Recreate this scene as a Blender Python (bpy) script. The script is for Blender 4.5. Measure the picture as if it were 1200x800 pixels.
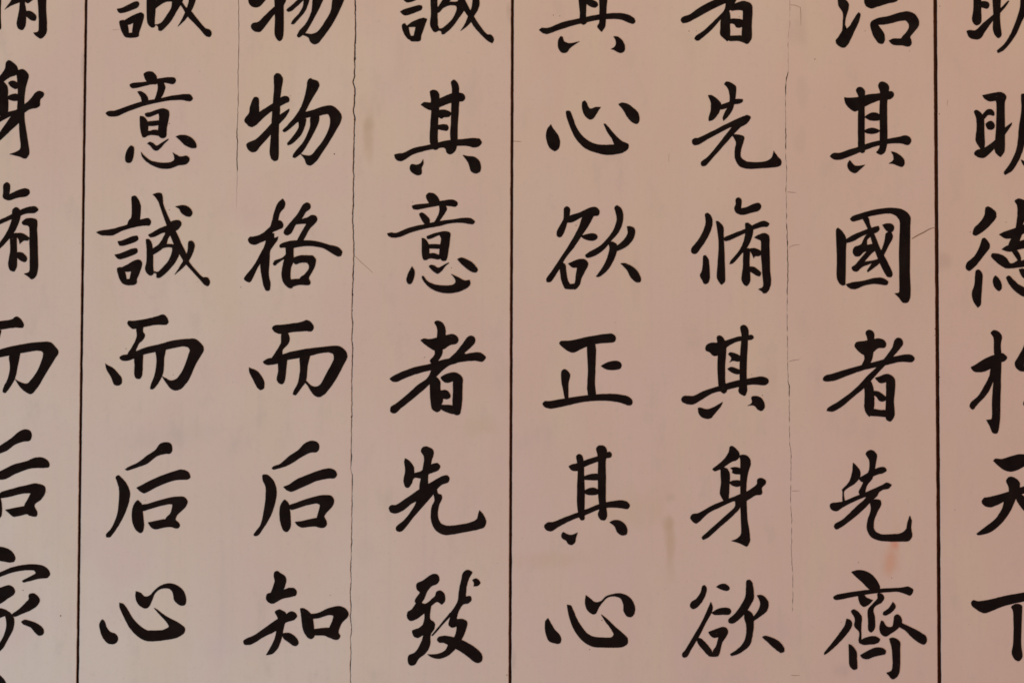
import bpy, bmesh, math, random
from mathutils import Vector, Matrix, noise
sc = bpy.context.scene
C = sc.collection
for o in list(bpy.data.objects): bpy.data.objects.remove(o)

# ---------------- camera, lights, exposure ----------------
WC = 1.75                                  # height of the middle of the picture on the wall (m)
FPX, DIST, TILT, ROLL = 2833.0, 2.833, math.radians(3.1), math.radians(0.16)
cam_d = bpy.data.cameras.new('camera'); cam = bpy.data.objects.new('camera', cam_d); C.objects.link(cam)
cam_d.sensor_width = 36.0; cam_d.lens = 36.0*FPX/1200.0
cam_d.clip_start = 0.05; cam_d.clip_end = 200.0
cam.location = (0.0, -DIST, WC - DIST*math.tan(TILT))
R = Matrix.Rotation(math.radians(90)+TILT, 3, 'X') @ Matrix.Rotation(-ROLL, 3, 'Z')
cam.rotation_euler = R.to_euler()
sc.camera = cam

w = bpy.data.worlds.new('World'); sc.world = w; w.use_nodes = True
bg = w.node_tree.nodes['Background']          # the dim, even light of the hall
bg.inputs['Color'].default_value = (0.565, 0.39, 0.40, 1); bg.inputs['Strength'].default_value = 1.0
def area(name, loc, rgb, size):
    d = bpy.data.lights.new(name, 'AREA'); o = bpy.data.objects.new(name, d); C.objects.link(o)
    m = max(rgb); d.energy = m*math.pi**2; d.color = tuple(c/m for c in rgb)
    d.shape = 'RECTANGLE'; d.size = size[0]; d.size_y = size[1]
    o.location = loc
    o.rotation_euler = (Vector(loc) - Vector((0, 0, WC))).to_track_quat('Z', 'Y').to_euler()
    return o
# added area lights, sources unseen: cool from low on the left, warm from above
area('cool_fill_light', (-2.0, -1.2, WC-1.6), (0.90, 3.50, 5.10), (0.9, 1.2))
area('warm_fill_light', (0.25, -2.2, WC+2.4), (3.0, 3.35, 1.75), (1.2, 0.8))
vs = sc.view_settings
vs.view_transform = 'Standard'; vs.look = 'None'; vs.exposure = 0.0; vs.gamma = 1.0; vs.use_curve_mapping = False
sc.cycles.filter_width = 1.7

# ---------------- helpers ----------------
def px(x, y):
    """where the line of sight through a point of the traced photograph meets the wall (the plane y = 0)"""
    d = R @ Vector(((x-600.0)/FPX, (400.0-y)/FPX, -1.0))
    t = DIST/d.y
    return Vector((d.x*t, 0.0, WC - DIST*math.tan(TILT) + d.z*t))

def link_mesh(name, bm, mat, parent=None):
    me = bpy.data.meshes.new(name); bm.to_mesh(me); bm.free()
    me.materials.append(mat)
    o = bpy.data.objects.new(name, me); C.objects.link(o)
    if parent is not None: o.parent = parent
    return o

def empty(name, loc, parent=None):
    o = bpy.data.objects.new(name, None); C.objects.link(o)
    o.location = loc; o.empty_display_size = 0.05
    if parent is not None: o.parent = parent
    return o

def smooth(pts, n=5, corner=72.0):
    """closed Catmull-Rom outline; sharp turns stay corners"""
    N = len(pts); P = [Vector(p) for p in pts]; out = []
    T = []
    for i in range(N):
        a, b, c = P[i-1], P[i], P[(i+1) % N]
        u, v2 = b-a, c-b
        if u.length < 1e-6 or v2.length < 1e-6: T.append(Vector((0, 0))); continue
        ang = math.degrees(u.angle(v2))
        t = (u.normalized()*v2.length + v2.normalized()*u.length)
        t = t.normalized() if t.length > 1e-6 else Vector((0, 0))
        k = 1.0 if ang < corner else max(0.0, 1.0-(ang-corner)/30.0)
        T.append(t*k)
    for i in range(N):
        a, b = P[i], P[(i+1) % N]
        L = (b-a).length
        ta = T[i]*min(L, 1.3*(P[i]-P[i-1]).length); tb = T[(i+1) % N]*min(L, 1.3*(P[(i+2) % N]-b).length)
        for k in range(n):
            s = k/n; s2 = s*s; s3 = s2*s
            out.append(a*(2*s3-3*s2+1) + ta*(s3-2*s2+s) + b*(-2*s3+3*s2) + tb*(s3-s2))
    return out

# ---------------- materials ----------------
def mat_new(name):
    m = bpy.data.materials.new(name); m.use_nodes = True
    return m, m.node_tree.nodes, m.node_tree.links

def board_material():
    m, N, L = mat_new('pinkish_paint')
    bs = N['Principled BSDF']
    bs.inputs['Roughness'].default_value = 0.62
    bs.inputs['Specular IOR Level'].default_value = 0.3
    geo = N.new('ShaderNodeNewGeometry')
    pos = geo.outputs['Position']
    def mapping(sx, sy, sz, loc=(0, 0, 0)):
        mp = N.new('ShaderNodeMapping'); mp.inputs['Scale'].default_value = (sx, sy, sz)
        mp.inputs['Location'].default_value = loc
        L.new(pos, mp.inputs['Vector']); return mp.outputs['Vector']
    def noise_tex(vec, scale, detail=3.0, rough=0.5):
        n = N.new('ShaderNodeTexNoise'); n.inputs['Scale'].default_value = scale
        n.inputs['Detail'].default_value = detail; n.inputs['Roughness'].default_value = rough
        L.new(vec, n.inputs['Vector']); return n.outputs['Fac']
    def ramp(fac, a, b, lo=0.0, hi=1.0):
        r = N.new('ShaderNodeMapRange'); r.interpolation_type = 'SMOOTHSTEP'
        r.inputs['From Min'].default_value = a; r.inputs['From Max'].default_value = b
        r.inputs['To Min'].default_value = lo; r.inputs['To Max'].default_value = hi
        L.new(fac, r.inputs['Value']); return r.outputs['Result']
    def mix(fac, a, b):
        x = N.new('ShaderNodeMix'); x.data_type = 'RGBA'
        if isinstance(fac, float): x.inputs[0].default_value = fac
        else: L.new(fac, x.inputs[0])
        for k, c in ((6, a), (7, b)):
            if isinstance(c, tuple): x.inputs[k].default_value = (*c, 1)
            else: L.new(c, x.inputs[k])
        return x.outputs[2]
    def math_(op, a, b):
        x = N.new('ShaderNodeMath'); x.operation = op
        for k, c in ((0, a), (1, b)):
            if isinstance(c, (int, float)): x.inputs[k].default_value = c
            else: L.new(c, x.inputs[k])
        return x.outputs[0]
    # light's left-to-right drift painted in, yellower cream to pinker, plus random paint clouds
    sep = N.new('ShaderNodeSeparateXYZ'); L.new(pos, sep.inputs[0])
    cloud = noise_tex(mapping(1, 1, 0.8), 2.6, 2.0)
    drift = math_('ADD', math_('MULTIPLY', sep.outputs['X'], 0.42), math_('MULTIPLY', math_('SUBTRACT', cloud, 0.5), 1.2))
    col = mix(ramp(drift, -0.28, 0.14), CREAM, PINK)
    col = mix(ramp(noise_tex(mapping(1, 1, 1, (3, 1, 7)), 9.0, 4.0), 0.42, 0.66, 0.0, 0.65), col, PINKER)
    col = mix(ramp(noise_tex(mapping(1, 1, 0.35, (9, 5, 2)), 16.0, 5.0), 0.45, 0.70, 0.0, 0.6), col, TAN)
    # faint vertical streaks of the wood under the paint, and fine grime
    col = mix(ramp(noise_tex(mapping(60, 1, 1.2), 2.0, 5.0, 0.65), 0.48, 0.8, 0.0, 0.2), col, GREY)
    col = mix(ramp(noise_tex(mapping(1, 1, 1, (2, 2, 2)), 150.0, 6.0, 0.7), 0.52, 0.8, 0.0, 0.6), col, GREY)
    col = mix(ramp(noise_tex(mapping(1, 1, 0.5, (4, 4, 1)), 26.0, 6.0, 0.68), 0.52, 0.76, 0.0, 0.5), col, GREY)
    col = mix(ramp(noise_tex(mapping(0.25, 1, 9, (4, 2, 1)), 30.0, 5.0, 0.7), 0.6, 0.78, 0.0, 0.28), col, GREY)
    # stains with a shape of their own
    wob = noise_tex(mapping(1, 1, 0.6), 45.0, 3.0)
    for (sx, sy, rx, ry, rot, c, amt) in STAINS:
        p = px(sx, sy)
        dx = math_('SUBTRACT', sep.outputs['X'], p.x); dz = math_('SUBTRACT', sep.outputs['Z'], p.z)
        ca, sa = math.cos(math.radians(rot)), math.sin(math.radians(rot))
        u = math_('ADD', math_('MULTIPLY', dx, ca*1000.0/rx), math_('MULTIPLY', dz, sa*1000.0/rx))
        v3 = math_('ADD', math_('MULTIPLY', dx, -sa*1000.0/ry), math_('MULTIPLY', dz, ca*1000.0/ry))
        d = math_('SQRT', math_('ADD', math_('MULTIPLY', u, u), math_('MULTIPLY', v3, v3)), 0)
        d = math_('ADD', d, math_('MULTIPLY', math_('SUBTRACT', wob, 0.5), 2.4))
        col = mix(ramp(d, 1.5, 0.2, 0.0, amt*0.75), col, c)
    L.new(col, bs.inputs['Base Color'])
    bump = N.new('ShaderNodeBump'); bump.inputs['Strength'].default_value = 0.45; bump.inputs['Distance'].default_value = 0.0007
    hb = math_('ADD', noise_tex(mapping(1, 1, 0.45), 55.0, 5.0, 0.6), math_('MULTIPLY', noise_tex(mapping(14, 1, 1), 6.0, 4.0), 0.3))
    hb = math_('ADD', hb, math_('MULTIPLY', noise_tex(mapping(1, 1, 1), 420.0, 3.0, 0.6), 0.18))
    hb = math_('ADD', hb, math_('MULTIPLY', noise_tex(mapping(1.6, 1, 0.5), 3.0, 1.0), 3.0))
    L.new(hb, bump.inputs['Height']); L.new(bump.outputs[0], bs.inputs['Normal'])
    L.new(ramp(noise_tex(mapping(1, 1, 1), 30.0, 3.0), 0.3, 0.7, 0.5, 0.72), bs.inputs['Roughness'])
    return m

CREAM = (0.625, 0.460, 0.362)
PINK = (0.602, 0.408, 0.324)
PINKER = (0.612, 0.416, 0.347)
TAN = (0.610, 0.440, 0.322)
GREY = (0.50, 0.37, 0.30)
STAINS = [  # photograph position, half sizes (px), turn, colour, amount
    (432, 158, 6, 26, 0, (0.44, 0.29, 0.18), 0.55), (431, 145, 7, 10, 0, (0.42, 0.28, 0.17), 0.3),
    (785, 636, 6, 34, 0, (0.46, 0.29, 0.17), 0.6), (784, 612, 9, 7, 0, (0.43, 0.28, 0.16), 0.35),
    (786, 583, 6, 5, 0, (0.42, 0.29, 0.2), 0.3),
    (1043, 655, 9, 24, -12, (0.58, 0.27, 0.15), 0.75), (1049, 638, 5, 7, 0, (0.62, 0.2, 0.12), 0.7),
    (1105, 305, 9, 10, 0, (0.40, 0.26, 0.2), 0.4), (905, 435, 7, 30, 0, (0.44, 0.3, 0.23), 0.2),
    (640, 655, 40, 10, 0, (0.52, 0.33, 0.21), 0.35), (735, 595, 45, 22, 10, (0.53, 0.36, 0.22), 0.4),
    (425, 645, 20, 14, 0, (0.53, 0.38, 0.31), 0.3), (565, 500, 25, 12, 0, (0.53, 0.36, 0.24), 0.4),
    (197, 512, 52, 14, 8, (0.45, 0.36, 0.29), 0.25), (932, 40, 10, 14, 0, (0.42, 0.29, 0.23), 0.25),
    (985, 785, 14, 8, 0, (0.42, 0.29, 0.25), 0.3), (97.5, 82, 2.5, 20, 0, (0.38, 0.28, 0.23), 0.6),
    (96, 140, 3, 18, 0, (0.36, 0.28, 0.24), 0.5), (597, 15, 4, 10, 0, (0.38, 0.26, 0.2), 0.5),
    (601, 775, 3, 10, 0, (0.40, 0.28, 0.23), 0.4), (270, 760, 50, 16, 0, (0.56, 0.40, 0.35), 0.35),
    (940, 30, 7, 26, 0, (0.47, 0.33, 0.26), 0.35), (940, 110, 6, 18, 0, (0.48, 0.34, 0.27), 0.3), (938, 165, 6, 14, 0, (0.48, 0.34, 0.27), 0.3), (940, 380, 8, 16, 0, (0.48, 0.34, 0.27), 0.25),
    (262, 700, 5, 60, 0, (0.50, 0.38, 0.32), 0.2), (470, 60, 6, 30, 0, (0.50, 0.35, 0.27), 0.25), (745, 330, 5, 40, 0, (0.50, 0.34, 0.27), 0.2), (1008, 580, 10, 26, 0, (0.50, 0.34, 0.28), 0.2),
    (880, 735, 60, 20, 0, (0.53, 0.36, 0.31), 0.4), (345, 590, 90, 26, 0, (0.55, 0.41, 0.31), 0.3),
]
board_mat = board_material()

def plain(name, c, rough, spec=0.3, var=0.35, scale=60):
    m, N, L = mat_new(name); bs = N['Principled BSDF']
    tc = N.new('ShaderNodeNewGeometry'); n = N.new('ShaderNodeTexNoise'); n.inputs['Scale'].default_value = scale
    n.inputs['Detail'].default_value = 4
    L.new(tc.outputs['Position'], n.inputs['Vector'])
    r = N.new('ShaderNodeValToRGB')
    r.color_ramp.elements[0].color = (c[0]*(1-var), c[1]*(1-var), c[2]*(1-var), 1); r.color_ramp.elements[0].position = 0.3
    r.color_ramp.elements[1].color = (c[0]*(1+var), c[1]*(1+var), c[2]*(1+var), 1); r.color_ramp.elements[1].position = 0.7
    L.new(n.outputs['Fac'], r.inputs[0]); L.new(r.outputs[0], bs.inputs['Base Color'])
    bs.inputs['Roughness'].default_value = rough; bs.inputs['Specular IOR Level'].default_value = spec
    return m
ink_mat = plain('black_lacquer_ink', (0.0056, 0.0026, 0.0016), 0.42, 0.09, 0.45, 90)
def wear_ink(m):
    N, L = m.node_tree.nodes, m.node_tree.links; bs = N['Principled BSDF']
    src = bs.inputs['Base Color'].links[0].from_socket
    g = N.new('ShaderNodeNewGeometry')
    def nz(scale, det, vz=1.0):
        mp = N.new('ShaderNodeMapping'); mp.inputs['Scale'].default_value = (1, 1, vz); L.new(g.outputs['Position'], mp.inputs[0])
        n = N.new('ShaderNodeTexNoise'); n.inputs['Scale'].default_value = scale; n.inputs['Detail'].default_value = det; L.new(mp.outputs[0], n.inputs['Vector']); return n.outputs['Fac']
    def rg(f, a, b, hi):
        r = N.new('ShaderNodeMapRange'); r.inputs['From Min'].default_value = a; r.inputs['From Max'].default_value = b; r.inputs['To Max'].default_value = hi; L.new(f, r.inputs['Value']); return r.outputs[0]
    def mx(f, a, c):
        x = N.new('ShaderNodeMix'); x.data_type = 'RGBA'; L.new(f, x.inputs[0]); L.new(a, x.inputs[6]); x.inputs[7].default_value = (*c, 1); return x.outputs[2]
    c = mx(rg(nz(22, 3), 0.5, 0.75, 0.6), src, (0.013, 0.0065, 0.0045))          # thinner, browner paint in patches
    c = mx(rg(nz(600, 2), 0.72, 0.80, 0.5), c, (0.20, 0.14, 0.11))                # pin-prick losses
    L.new(c, bs.inputs['Base Color'])
    L.new(rg(nz(60, 4), 0.35, 0.7, 0.55), bs.inputs['Roughness'])
    b = N.new('ShaderNodeBump'); b.inputs['Strength'].default_value = 0.3; b.inputs['Distance'].default_value = 0.0004
    L.new(nz(300, 4), b.inputs['Height']); L.new(b.outputs[0], bs.inputs['Normal'])
wear_ink(ink_mat)
wood_mat = plain('dark_brown_wood', (0.07, 0.016, 0.006), 0.8, 0.1)
dirt_mat = plain('dirt_in_scratch', (0.22, 0.12, 0.075), 0.9, 0.1)
speck_mat = plain('dark_speck', (0.10, 0.05, 0.03), 0.8, 0.1)

# ---------------- the setting: dark timber behind the boards ----------------
def box_bm(x0, x1, y0, y1, z0, z1):
    bm = bmesh.new(); bmesh.ops.create_cube(bm, size=1)
    for v4 in bm.verts:
        v4.co = Vector(((x0+x1)/2+v4.co.x*(x1-x0), (y0+y1)/2+v4.co.y*(y1-y0), (z0+z1)/2+v4.co.z*(z1-z0)))
    return bm
Z0, Z1 = 0.95, 2.55
bw = link_mesh('backing_wall', box_bm(-1.15, 1.15, 0.0075, 0.05, Z0-0.02, Z1+0.02), wood_mat)
bw['kind'] = 'structure'; bw['label'] = 'dark brown timber wall seen in the joints between the painted boards'

# ---------------- boards ----------------
rnd = random.Random(7)
def curve_x(knots, y):
    """x on the photograph of a joint or crack at height y (knots: list of (y, x))"""
    if y <= knots[0][0]:
        a, b = knots[0], knots[1]
    elif y >= knots[-1][0]:
        a, b = knots[-2], knots[-1]
    else:
        for a, b in zip(knots, knots[1:]):
            if a[0] <= y <= b[0]: break
    return a[1] + (b[1]-a[1])*(y-a[0])/(b[0]-a[0])
J1 = [(0, 101.0), (200, 98.2), (400, 95.8), (600, 93.3), (800, 90.9)]
J2 = [(0, 600.6), (400, 599.2), (800, 597.7)]
J3 = [(0, 1096.0), (400, 1098.5), (800, 1101.0)]
LEFT = [(0, 101.0-505), (800, 90.9-505)]
RIGHT = [(0, 1096.0+505), (800, 1101.0+505)]
CRACK_LONG = [(0, 416.3), (40, 416.8), (55, 416), (90, 415.5), (96, 413.6), (104, 416), (120, 415.4), (132, 414.2), (137, 415.8), (160, 415), (185, 414.6), (200, 413.8), (204, 415), (212, 414.2),
    (240, 414.2), (252, 413.2), (285, 414.6), (300, 414.8), (330, 413.6), (355, 412.8), (372, 412.4), (378, 413.6), (398, 412.2), (404, 413.4), (420, 413.2), (440, 412.4), (480, 412.4), (520, 411.8),
    (540, 411.8), (549, 411), (556, 413), (575, 412.8), (640, 412), (670, 411), (680, 411.8), (695, 410.4), (710, 411.6), (722, 410.6), (735, 412.2), (750, 410.8), (764, 411.6), (778, 410.6), (800, 411)]
CRACK_SHORT = [(0, 279.6), (50, 280), (90, 279), (120, 279.2), (150, 278), (160, 277.4), (165, 278.4), (190, 277.6), (200, 278.2), (225, 277.4), (255, 277)]
CRACK_RIGHT = [(0, 925.6), (30, 925.4), (45, 923.5), (85, 923.8), (92, 921.5), (97, 921.2), (104, 920.6), (118, 920.4), (150, 920.8), (185, 920.8), (200, 922), (225, 921), (232, 921.6), (262, 921.6), (272, 922.4),
    (300, 923), (318, 923.4), (340, 922.6), (375, 922.4), (400, 922.8), (430, 923), (448, 923.8), (452, 925), (470, 924.8), (520, 925.4), (528, 927), (545, 927), (590, 926.4), (606, 927.8), (650, 927.4), (670, 929), (700, 929.2), (716, 928.6)]
def step_ys():
    ys = []; y = -420.0
    while y <= 1240.0:
        ys.append(y); y += 1.5 if -30 < y < 830 else 20.0
    return ys
YS = step_ys()
def w_long(y):   # opening of the long crack in px
    base = 1.35 - 0.6*min(1, max(0, (y-100)/450.0))
    chip = max(0.0, noise.noise(Vector((y*0.21, 33, 0)))-0.28)*3.0
    return max(0.22, base + 0.7*noise.noise(Vector((y*0.07, 3, 0))) + 0.4*noise.noise(Vector((y*0.45, 3, 7))) + chip)
def w_short(y):
    if y > 252: return 0.0
    b = 0.62 if y < 150 else (1.0 if y < 200 else 0.45*(252-y)/52)
    return max(0.0, b + 0.3*noise.noise(Vector((y*0.09, 9, 0))))
def w_right(y):
    if y > 716: return 0.0
    b = 0.2 if y < 85 else (0.95 if y < 110 else 0.42)
    if 150 < y < 175 or 262 < y < 345: b = 0.85
    if 445 < y < 465: b = 0.9
    if y > 600: b = 0.4
    return max(0.0, b + 0.75*noise.noise(Vector((y*0.16, 21, 0))))
def joint_edges(knots, half, seed, jag=0.34):
    l, r = [], []
    for y in YS:
        x = curve_x(knots, y)
        l.append((x-half-jag*(noise.noise(Vector((y*0.06, seed, 0)))+0.55*noise.noise(Vector((y*0.25, seed, 5)))+2.2*max(0, noise.noise(Vector((y*0.13, seed, 8)))-0.42)), y))
        r.append((x+half+jag*(noise.noise(Vector((y*0.06, seed+9, 0)))+0.5*noise.noise(Vector((y*0.25, seed+9, 5)))), y))
    return l, r
def crack_edges(knots, wf):
    l, r = [], []
    for y in YS:
        x = curve_x(knots, min(max(y, -60), knots[-1][0]+20)) + 0.55*noise.noise(Vector((y*0.16, 2, 0))) + 0.35*noise.noise(Vector((y*0.5, 2, 4)))
        h = wf(y)/2
        l.append((x-h, y)); r.append((x+h, y))
    return l, r

THICK, BEV = 0.007, 0.0006
def add_slab(bm, le, re, bevel_l=True, bevel_r=True):
    """one slab between two edge lines, with chamfered front arrises"""
    rows = []
    for (xl, yl), (xr, yr) in zip(le, re):
        a, b = px(xl, yl), px(xr, yr)
        bl = BEV if bevel_l else 0.0; br = BEV if bevel_r else 0.0
        rows.append([bm.verts.new((a.x, THICK, a.z)), bm.verts.new((a.x, bl*0.8, a.z)), bm.verts.new((a.x+bl, 0, a.z)),
                     bm.verts.new((b.x-br, 0, b.z)), bm.verts.new((b.x, br*0.8, b.z)), bm.verts.new((b.x, THICK, b.z))])
    for r0, r1 in zip(rows, rows[1:]):
        for k in range(5):
            if k == 1 and not bevel_l: continue
            if k == 3 and not bevel_r: continue
            q = [r0[k], r0[k+1], r1[k+1], r1[k]]
            bm.faces.new(q)
    for row in (rows[0], rows[-1]):
        if bevel_l and bevel_r: bm.faces.new(row)
def finish_board(bm, parent):
    bmesh.ops.remove_doubles(bm, verts=bm.verts, dist=1e-6)
    bmesh.ops.recalc_face_normals(bm, faces=bm.faces)
    for f in bm.faces:                      # front faces look to -Y
        pass
    o = link_mesh('board', bm, board_mat, parent)
    o.data.materials.append(wood_mat)
    for p in o.data.polygons:
        if abs(p.normal.y) < 0.2: p.material_index = 1
    return o

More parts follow.
